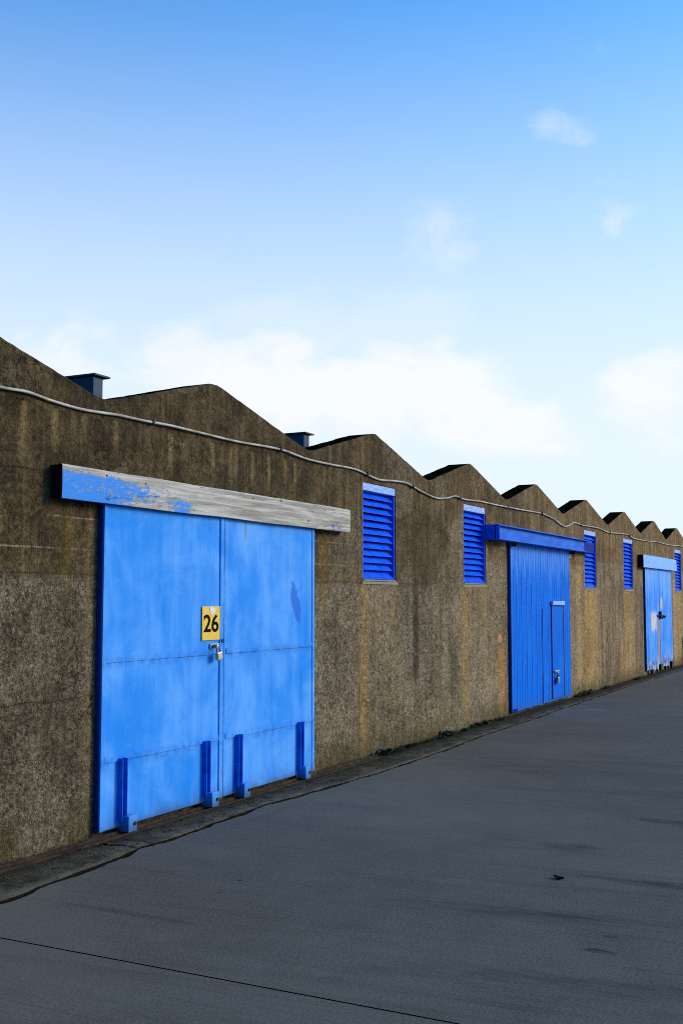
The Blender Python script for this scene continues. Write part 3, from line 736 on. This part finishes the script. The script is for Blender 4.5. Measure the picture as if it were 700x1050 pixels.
# ---- third door: faded paired leaves
def plank_leaf(x0, x1, sd):
    bm = bmesh.new(); r = random.Random(sd); x = x0
    while x < x1 - 0.03:
        w = min(0.19, x1 - x); box(bm, x, x + w - 0.006, YF - r.uniform(0, .004), YB, 0.07 + r.uniform(0, .05), 2.36, bev=0.004); x += w
    box(bm, x0 + 0.002, x1 - 0.008, YB - 0.012, YB + 0.006, 0.14, 2.35)
    return obj('sliding_door', bm, M_d3, WH)
l3a = plank_leaf(24.03, 25.50, 1); l3a['label'] = 'left leaf of the far faded pale blue door, rusted and worn by its lock'
l3b = plank_leaf(25.525, 27.00, 2); l3b['label'] = 'right leaf of the far faded pale blue door'
bm = bmesh.new(); box(bm, 25.20, 25.80, YF - 0.04, YF - 0.0045, 1.255, 1.290, bev=0.008); box(bm, 25.40, 25.48, YF - 0.06, YF - 0.0045, 1.20, 1.37, bev=0.012); box(bm, 25.76, 25.92, YF - 0.07, YF - 0.02, 1.215, 1.270, bev=0.012)
obj('latch', bm, M_iron, l3a)
boxo('notice_plate', (25.56, 25.80, YF - 0.012, YF - 0.0045, 1.42, 1.68), M_notice, l3b, 0.002)
for par, xs_ in ((l3a, (24.35, 25.30)), (l3b, (25.85, 26.60))):
    for qi, xx in enumerate(xs_):
        bm = bmesh.new(); box(bm, xx, xx + (0.13, 0.17)[qi], YF - 0.055, YF - 0.0045, 0.03, (0.12, 0.19)[qi], bev=0.012, jit=0.012); obj('guide_shoe', bm, M_iron, par)
boxo('edge_shade', (24.023, 24.0292, YF + 0.002, YB, 0.10, 2.33), M_seal_shade, l3a, 0.0)  # navy strip standing for the shaded left edge
bm = bmesh.new(); box(bm, 24.5, 24.62, YF - 0.01, YF - 0.0045, 2.20, 2.25, bev=0.003); obj('bolt_plate', bm, M_steel, l3a)
bm = bmesh.new()
n = 16; secs = []
for k in range(n + 1):
    x = 23.53 + (27.35 - 23.53) * k / n; w = 0.005 * mnoise.noise(Vector((x, 4.0, 0)))
    cut = 0.03 if k == n else 0
    secs.append([bm.verts.new(p) for p in ((x, -0.12, 2.325 + w), (x - cut, -0.124, 2.46), (x - cut * 2, -0.12, 2.585 + w), (x - cut * 2, -0.112, 2.592 + w), (x - cut * 2, -0.06, 2.592 + w), (x, -0.06, 2.325 + w))])
for a, b in zip(secs, secs[1:]):
    for q in range(6): bm.faces.new((a[q], b[q], b[(q + 1) % 6], a[(q + 1) % 6]))
bm.faces.new(secs[0]).material_index = 1; bm.faces.new(secs[-1][::-1])  # shade coloured into the left end face
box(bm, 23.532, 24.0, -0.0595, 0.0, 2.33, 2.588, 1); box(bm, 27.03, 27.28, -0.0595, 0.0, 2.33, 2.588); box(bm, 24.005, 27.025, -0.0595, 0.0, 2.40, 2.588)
obj('door_hood', bm, [M_hood3, M_end_shade], WH)['label'] = 'short pale blue faded timber hood on the far door'

# ------------------------------------------------------------------ cable along the wall
cab = [(-6, 2.97), (-2, 2.99), (1.5, 2.965), (4, 2.985), (5.05, 2.97), (5.27, 2.98), (5.51, 2.96), (5.8, 2.95), (6.05, 2.96), (6.2, 2.968), (6.48, 2.97), (6.81, 2.98), (6.98, 2.98), (7.27, 2.98), (7.76, 2.98), (8.5, 3.0), (8.97, 2.97), (9.41, 2.97), (10.05, 2.98), (10.57, 2.93), (10.95, 2.95), (11.34, 2.96), (11.76, 2.905), (12.24, 2.865), (12.55, 2.89), (12.85, 2.94), (13.16, 2.925), (13.74, 2.945), (14.53, 2.95), (15.4, 2.96), (16.57, 2.98), (16.89, 2.96), (17.21, 2.935), (17.77, 2.855), (18.07, 2.875), (18.44, 2.95), (19.02, 2.94), (20.13, 2.955), (20.88, 2.92), (22.02, 2.95), (22.63, 2.96), (23.08, 2.91), (24.65, 2.925), (25.52, 2.95), (26.92, 2.945), (29.02, 2.99), (33, 2.94), (38, 2.97), (44, 2.95)]
def smooth(pts, sub=7):
    o = []
    for i in range(len(pts) - 1):
        p0, p1, p2, p3 = pts[max(i - 1, 0)], pts[i], pts[i + 1], pts[min(i + 2, len(pts) - 1)]
        for k in range(sub):
            t = k / sub
            m1 = (p2[1] - p0[1]) / max(p2[0] - p0[0], 1e-6) * (p2[0] - p1[0]); m2 = (p3[1] - p1[1]) / max(p3[0] - p1[0], 1e-6) * (p2[0] - p1[0])
            h = (2*t**3 - 3*t**2 + 1) * p1[1] + (t**3 - 2*t**2 + t) * m1 + (-2*t**3 + 3*t**2) * p2[1] + (t**3 - t**2) * m2
            o.append((p1[0] + (p2[0] - p1[0]) * t, h))
    return o + [pts[-1]]
pl = smooth(cab)
ct = thing('cable', 'grubby cream cable sagging along the wall just below the gables', 'cable', (5.05, -0.02, 2.97))
bm = bmesh.new(); tube(bm, [(x - 5.05, 0.0 - 0.004 * math.sin(x * 3), z - 2.97) for x, z in pl], 0.0104, 9); obj('sheath', bm, M_cable, ct)
for cx_ in (6.6, 8.5, 10.3, 11.5, 13.0, 14.9, 16.55, 18.9, 21.0, 22.7, 25.5):
    zz = min(pl, key=lambda p: abs(p[0] - cx_))[1]
    bm = bmesh.new(); box(bm, cx_ - 5.05 - 0.012, cx_ - 5.05 + 0.012, -0.022, 0.018, zz - 2.97 - 0.018, zz - 2.97 + 0.020, bev=0.003); obj('clip', bm, M_cap if cx_ != 16.55 else M_iron, ct)

# ------------------------------------------------------------------ ground
crack = [(-30, -0.5), (-8, -0.48), (0, -0.52), (3.2, -0.50), (4.61, -0.53), (4.82, -0.53), (5.01, -0.5), (5.19, -0.5), (5.36, -0.48), (5.54, -0.46), (5.71, -0.46), (6.02, -0.39), (6.28, -0.44), (6.66, -0.41), (7.21, -0.38), (7.73, -0.36), (8.15, -0.40), (9.07, -0.45), (9.6, -0.48), (10.58, -0.47), (11.33, -0.46), (12.52, -0.40), (13.5, -0.38), (14.94, -0.39), (15.81, -0.35), (18.48, -0.32), (22.05, -0.27), (23.44, -0.31), (26.44, -0.33), (32, -0.3), (60, -0.33)]
def lerp_y(x):
    for (a, ya), (b, yb_) in zip(crack, crack[1:]):
        if a <= x <= b: return ya + (yb_ - ya) * (x - a) / (b - a)
    return -0.4
cx_ = []; x = -30.0
while x <= 60: cx_.append(x); x += (0.04 if 3 < x < 12 else 0.12 if x < 30 else 0.5)
def jag(x): return lerp_y(x) + 0.016 * mnoise.noise(Vector((x * 5, 0, 0))) + 0.010 * mnoise.noise(Vector((x * 21, 3, 0)))
def gap(x): return max(0.004, (0.044 if x < 9 else 0.030) + 0.034 * mnoise.noise(Vector((x * 2.7, 8, 0))) + 0.014 * mnoise.noise(Vector((x * 11, 8, 0))))

bm = bmesh.new(); s = 1500
bm.faces.new([bm.verts.new(p) for p in ((-s, -s, -0.06), (s, -s, -0.06), (s, s, -0.06), (-s, s, -0.06))])
struct(obj('ground', bm, M_earth))
bm = bmesh.new()
bm.faces.new([bm.verts.new(p) for p in ((-30, -14, -0.016), (60, -14, -0.016), (60, 0.2, -0.016), (-30, 0.2, -0.016))])
struct(obj('joint_bed', bm, M_sub))

# apron strip along the wall, broken across by a crack near the first door
def apron_piece(x0, x1, cut0, cut1):
    bm = bmesh.new(); prev = None; ys = [0.0, 0.12, 0.3, 0.5, 0.7, 0.86, 1.0]
    pts = [x for x in cx_ if x0 < x < x1]; pts = [x0] + pts + [x1]
    for i, x in enumerate(pts):
        cur = []
        for k, t in enumerate(ys):
            y = 0.05 + (jag(x) - 0.05) * t
            xx = x
            if i == 0 and cut0: xx = x + 0.035 * mnoise.noise(Vector((4.0, y * 9, 0))) + y * -0.25
            if i == len(pts) - 1 and cut1: xx = x + 0.035 * mnoise.noise(Vector((4.0, y * 9, 0))) + y * -0.25
            zz = 0.004 + 0.005 * mnoise.noise(Vector((x * 2.5, y * 5, 2))) + (-0.006 if t == 1.0 else 0) + 0.006 * (1 - t)
            cur.append(bm.verts.new((xx, y, zz)))
        low = bm.verts.new((cur[-1].co.x, cur[-1].co.y, -0.04)); cur.append(low)
        if prev:
            for k in range(len(cur) - 1):
                f = bm.faces.new((prev[k], cur[k], cur[k + 1], prev[k + 1])); f.smooth = k < len(cur) - 2; f.material_index = 1 if k == len(cur) - 2 else 0
        prev = cur
    return struct(obj('pavement', bm, [M_apron, M_sub]))
apron_piece(-30, 5.88, False, True)
apron_piece(5.935, 60, True, False)

def road_piece(x0, x1):
    bm = bmesh.new(); prev = None
    pts = [x0] + [x for x in cx_ if x0 < x < x1] + [x1]
    for x in pts:
        y0 = jag(x) - gap(x)
        cur = [bm.verts.new((x, y0, -0.04)), bm.verts.new((x, y0, -0.003)), bm.verts.new((x, y0 - 0.006, 0.0))]
        cur += [bm.verts.new((x, yy, 0.0)) for yy in (-1.5, -3.5, -7.0, -12.0)]
        if prev:
            for k in range(len(cur) - 1): bm.faces.new((prev[k], cur[k], cur[k + 1], prev[k + 1])).material_index = 1 if k == 0 else 0
        prev = cur
    return struct(obj('road', bm, [M_road, M_sub]))
road_piece(-30, 4.118); road_piece(4.130, 60)

# rusty floor rail in front of the first door
bm = bmesh.new(); prev = None; x = -1.0
while x <= 10.45:
    w = 0.006 * mnoise.noise(Vector((x * 1.2, 5, 0))); zz = 0.004 * mnoise.noise(Vector((x * 1.7, 7, 0)))
    pr = [(-0.035, 0.0), (-0.035, 0.030), (-0.044, 0.034), (-0.056, 0.034), (-0.064, 0.028), (-0.066, 0.014), (-0.098, 0.013), (-0.112, 0.020), (-0.118, 0.0)]
    cur = [bm.verts.new((x, yy + w, z + zz)) for yy, z in pr]
    if prev:
        for k in range(len(pr) - 1): f = bm.faces.new((prev[k], cur[k], cur[k + 1], prev[k + 1]))
    else: bm.faces.new(cur)
    prev = cur; x += 0.08
bm.faces.new(prev[::-1])
tag(obj('door_rail', bm, M_rust), 'rusty steel floor rail running along the wall under the first blue door', 'rail')

# loose grit along the foot of the wall
bm = bmesh.new(); rnd = random.Random(11)
for k in range(600):
    x = 4.2 + rnd.random() ** 1.6 * 22; y = -0.13 - abs(rnd.gauss(0, 0.10)); y = max(y, lerp_y(x) - 0.05)
    r = rnd.uniform(0.003, 0.008) * (1.6 if rnd.random() < 0.06 else 1)
    m = Matrix.Translation((x, y, 0.008 + r * 0.4)) @ Matrix.Rotation(rnd.uniform(0, 6.3), 4, 'Z') @ Matrix.Diagonal((1.3, 0.9, 0.7, 1))
    bmesh.ops.create_icosphere(bm, subdivisions=1, radius=r, matrix=m)
g = obj('grit', bm, M_stone); g['kind'] = 'stuff'; g['label'] = 'loose grit and dirt along the foot of the wall'; g['category'] = 'grit'

# weeds at the foot of the wall
def weed(x, size, label, sd):
    r = random.Random(sd); bm = bmesh.new()
    sp_ = 0.26 * size; tube(bm, [(-sp_, -0.012, 0.006), (-sp_ * 0.4, -0.022, 0.010), (sp_ * 0.3, -0.015, 0.010), (sp_, -0.024, 0.006)], 0.005, 6)
    for k in range(int(26 + 30 * size)):
        a = r.uniform(math.pi, 2 * math.pi) if r.random() < 0.75 else r.uniform(0, math.pi)
        L = size * r.uniform(0.05, 0.16); lift = r.uniform(0.15, 1.2)
        ox, oy = max(-sp_, min(sp_, r.gauss(0, 0.15 * size))), -0.018 + r.uniform(-.005, .005)
        dx, dy = math.cos(a), math.sin(a) * 0.7; w = L * r.uniform(0.16, 0.30)
        nx, ny = -dy, dx; prev = None
        for q in range(5):
            t = q / 4; ww = w * math.sin(math.pi * (0.12 + 0.86 * t)); z = L * (lift * t - 0.75 * lift * t * t) + 0.004
            c = Vector((ox + dx * L * t, oy + dy * L * t, z + r.uniform(-.002, .002)))
            cur = (bm.verts.new(c + Vector((nx * ww, ny * ww, 0.25 * ww))), bm.verts.new(c), bm.verts.new(c - Vector((nx * ww, ny * ww, -0.25 * ww))))
            if prev:
                bm.faces.new((prev[0], cur[0], cur[1], prev[1])); bm.faces.new((prev[1], cur[1], cur[2], prev[2]))
            prev = cur
    tag(obj('weed', bm, M_leaf, None, (x, -0.05, 0.008)), label, 'weed', 'weeds growing at the foot of the wall')
weeds = [(10.72, 0.75, 'low dark weed at the wall foot just past the end of the rusty rail'),
         (11.30, 0.50, 'thin weed under the dark soot streak of the wall'),
         (11.85, 0.42, 'small weed between the soot streak and the second vent'),
         (12.40, 0.85, 'broadest weed clump on the wall foot between the first and second vent'),
         (12.95, 0.55, 'weed left of the orange run below the second vent'),
         (13.62, 0.75, 'weed directly below the second vent'),
         (14.35, 0.45, 'little weed beside the left edge of the boarded door'),
         (18.75, 0.95, 'dark weed just right of the boarded door with the wicket'),
         (20.3, 0.55, 'weed below the third vent, far along the wall'),
         (22.9, 0.6, 'weed below the fourth vent, left of the far faded door')]
for i, (x, sz_, lb) in enumerate(weeds): weed(x, sz_ * 1.3, lb, 40 + i)

# dead leaf lying on the road
bm = bmesh.new(); prev = None
for k in range(9):
    t = k / 8; w = 0.022 * math.sin(math.pi * min(1, 0.05 + t * 0.93)); px = -0.045 + 0.09 * t
    z = 0.006 + 0.009 * (2 * t - 1) ** 2
    cur = [bm.verts.new((px, s_ * w, z + 0.014 * abs(s_))) for s_ in (-1, -0.5, 0, 0.5, 1)] + [bm.verts.new((px, s_ * w, z + 0.014 * abs(s_) - 0.0015)) for s_ in (1, 0.5, 0, -0.5, -1)]
    if prev:
        for q in range(10): bm.faces.new((prev[q], cur[q], cur[(q + 1) % 10], prev[(q + 1) % 10]))
    else: bm.faces.new(cur)
    prev = cur
bm.faces.new(prev[::-1])
lf = tag(obj('dead_leaf', bm, M_dry, None, (6.47, -3.12, -0.004)), 'curled brown dead leaf lying on the dark road', 'leaf'); lf.rotation_euler = (0, 0, 1.2); lf.scale = (0.85, 0.9, 0.8)

# short dark post at the far end
bm = bmesh.new(); tube(bm, [(0, 0, -0.05), (0, 0, 0.70), (0, 0, 0.75), (0, 0, 0.765)], [0.09, 0.085, 0.075, 0.03], 12)
pt = thing('post', 'short dark post by the wall past the far faded door', 'post', (28.75, -0.16, 0)); obj('shaft', bm, M_iron, pt)
boxo('foot', (-0.12, 0.12, -0.12, 0.12, 0.0, 0.03), M_iron, pt, 0.004)

# ------------------------------------------------------------------ light, sky, camera
SUN_EL, SUN_AZ = rad(22), rad(140)          # azimuth clockwise from +Y
ts = Vector((math.sin(SUN_AZ) * math.cos(SUN_EL), math.cos(SUN_AZ) * math.cos(SUN_EL), math.sin(SUN_EL)))
L = bpy.data.lights.new('sun', 'SUN'); L.energy = 1.5; L.angle = rad(22); L.color = (1.0, 0.89, 0.74)
so = bpy.data.objects.new('sun', L); COL.objects.link(so); so.rotation_euler = (-ts).to_track_quat('-Z', 'Y').to_euler(); so.location = (10, -20, 15)

W = bpy.data.worlds.new('World'); scene.world = W; W.use_nodes = True
t = W.node_tree; t.nodes.clear(); S = Shade(t)
out = t.nodes.new('ShaderNodeOutputWorld'); bg = t.nodes.new('ShaderNodeBackground'); t.links.new(bg.outputs[0], out.inputs[0])
sk = t.nodes.new('ShaderNodeTexSky'); sk.sky_type = 'NISHITA'; sk.sun_disc = False
sk.sun_elevation = SUN_EL; sk.sun_rotation = SUN_AZ; sk.air_density = 1.0; sk.dust_density = 1.0; sk.ozone_density = 1.6
tc = t.nodes.new('ShaderNodeTexCoord'); sp = t.nodes.new('ShaderNodeSeparateXYZ'); t.links.new(tc.outputs['Generated'], sp.inputs[0])
dx, dy, dz = [V(t, sp.outputs[i]) for i in range(3)]
n1 = S.noise(S.vec(dx * 3.2, dy * 3.2, dz * 6.0), 1.5, 8, 0.55, 0.2)
n2 = S.noise(S.vec(dx * 5.0 + 3.0, dy * 5.0, dz * 6.0 + dx * 3.0), 1.0, 8, 0.62, 0.4)
skc = V(t, sk.outputs[0])
clear = S.mix(1.0, skc, (0.17, 0.66, 1.06), 'MULTIPLY')
sunny = S.ss(dx, -0.5, 0.55)                                  # thin veil thickens towards the sunny side and the horizon
clear = S.mix(1.0, clear, S.mix(S.ss(dx, -0.7, 0.4), (0.50, 0.58, 0.68), (1.0, 1.0, 1.0)), 'MULTIPLY')  # sky dimmed on the unseen left side to deepen shade on left-facing edges
veil = S.ss(dz, 0.58, 0.11)
veil = veil * sunny
col = S.mix(veil * 0.95, clear, (2.94, 3.26, 3.46))
# loose banks of cloud: centre and half-size in direction space, broken up by noise
fl = S.noise(S.vec(dx * 9.0, dy * 9.0, dz * 15.0), 1.0, 7, 0.60, 0.3)
bank = None
for y0, z0, ry, rz, kk in ((0.46, 0.190, 0.115, 0.040, 1.0), (0.355, 0.185, 0.055, 0.042, 1.0), (0.61, 0.205, 0.075, 0.040, 0.85), (0.185, 0.170, 0.050, 0.040, 0.9),
                           (0.29, 0.150, 0.060, 0.024, 0.9), (0.43, 0.245, 0.09, 0.03, 0.22), (-0.15, 0.20, 0.16, 0.05, 0.9), (-0.5, 0.16, 0.2, 0.05, 0.9), (0.85, 0.18, 0.12, 0.05, 0.8)):
    q = ((dy - y0) / ry) * ((dy - y0) / ry) + ((dz - z0) / rz) * ((dz - z0) / rz)
    o = S.ss(q + (fl - 0.5) * 7.5 + (n1 - 0.5) * 2.2, 1.7, -0.4) * kk
    bank = o if bank is None else bank.max(o)
wsp = None
for y0, z0, ry, rz, kk in ((0.355, 0.318, 0.035, 0.030, 0.40), (0.24, 0.405, 0.034, 0.018, 0.45), (0.205, 0.330, 0.026, 0.030, 0.75), (0.200, 0.447, 0.014, 0.014, 0.6)):
    q = ((dy - y0) / ry) * ((dy - y0) / ry) + ((dz - z0) / rz) * ((dz - z0) / rz)
    o = S.ss(q + (fl - 0.5) * 7.0 + (n2 - 0.5) * 4.0, 1.3, -0.8) * kk
    wsp = o if wsp is None else wsp.max(o)
cl = (bank * 0.80).max(wsp).clamp() * S.ss(dx, 0.1, 0.4)
col = S.mix(cl, col, (3.42, 3.44, 3.46))
S.setin(bg.inputs[0], col); bg.inputs[1].default_value = 0.15

cam = bpy.data.cameras.new('camera'); co = bpy.data.objects.new('camera', cam); COL.objects.link(co)
co.location = (0, -4.994, 1.65); co.rotation_euler = (rad(90 + 4.546), 0, rad(-62.882))
cam.sensor_fit = 'VERTICAL'; cam.sensor_height = 36; cam.sensor_width = 24; cam.lens = 1120.68 / 1050 * 36
cam.clip_start = 0.05; cam.clip_end = 5000
scene.camera = co
scene.view_settings.view_transform = 'Standard'; scene.view_settings.look = 'None'
scene.view_settings.exposure = 0.95; scene.view_settings.gamma = 1.0
scene.view_settings.use_curve_mapping = False
scene.render.engine = 'CYCLES'
scene.cycles.use_denoising = False
scene.cycles.filter_width = 1.0
scene.cycles.max_bounces = 6
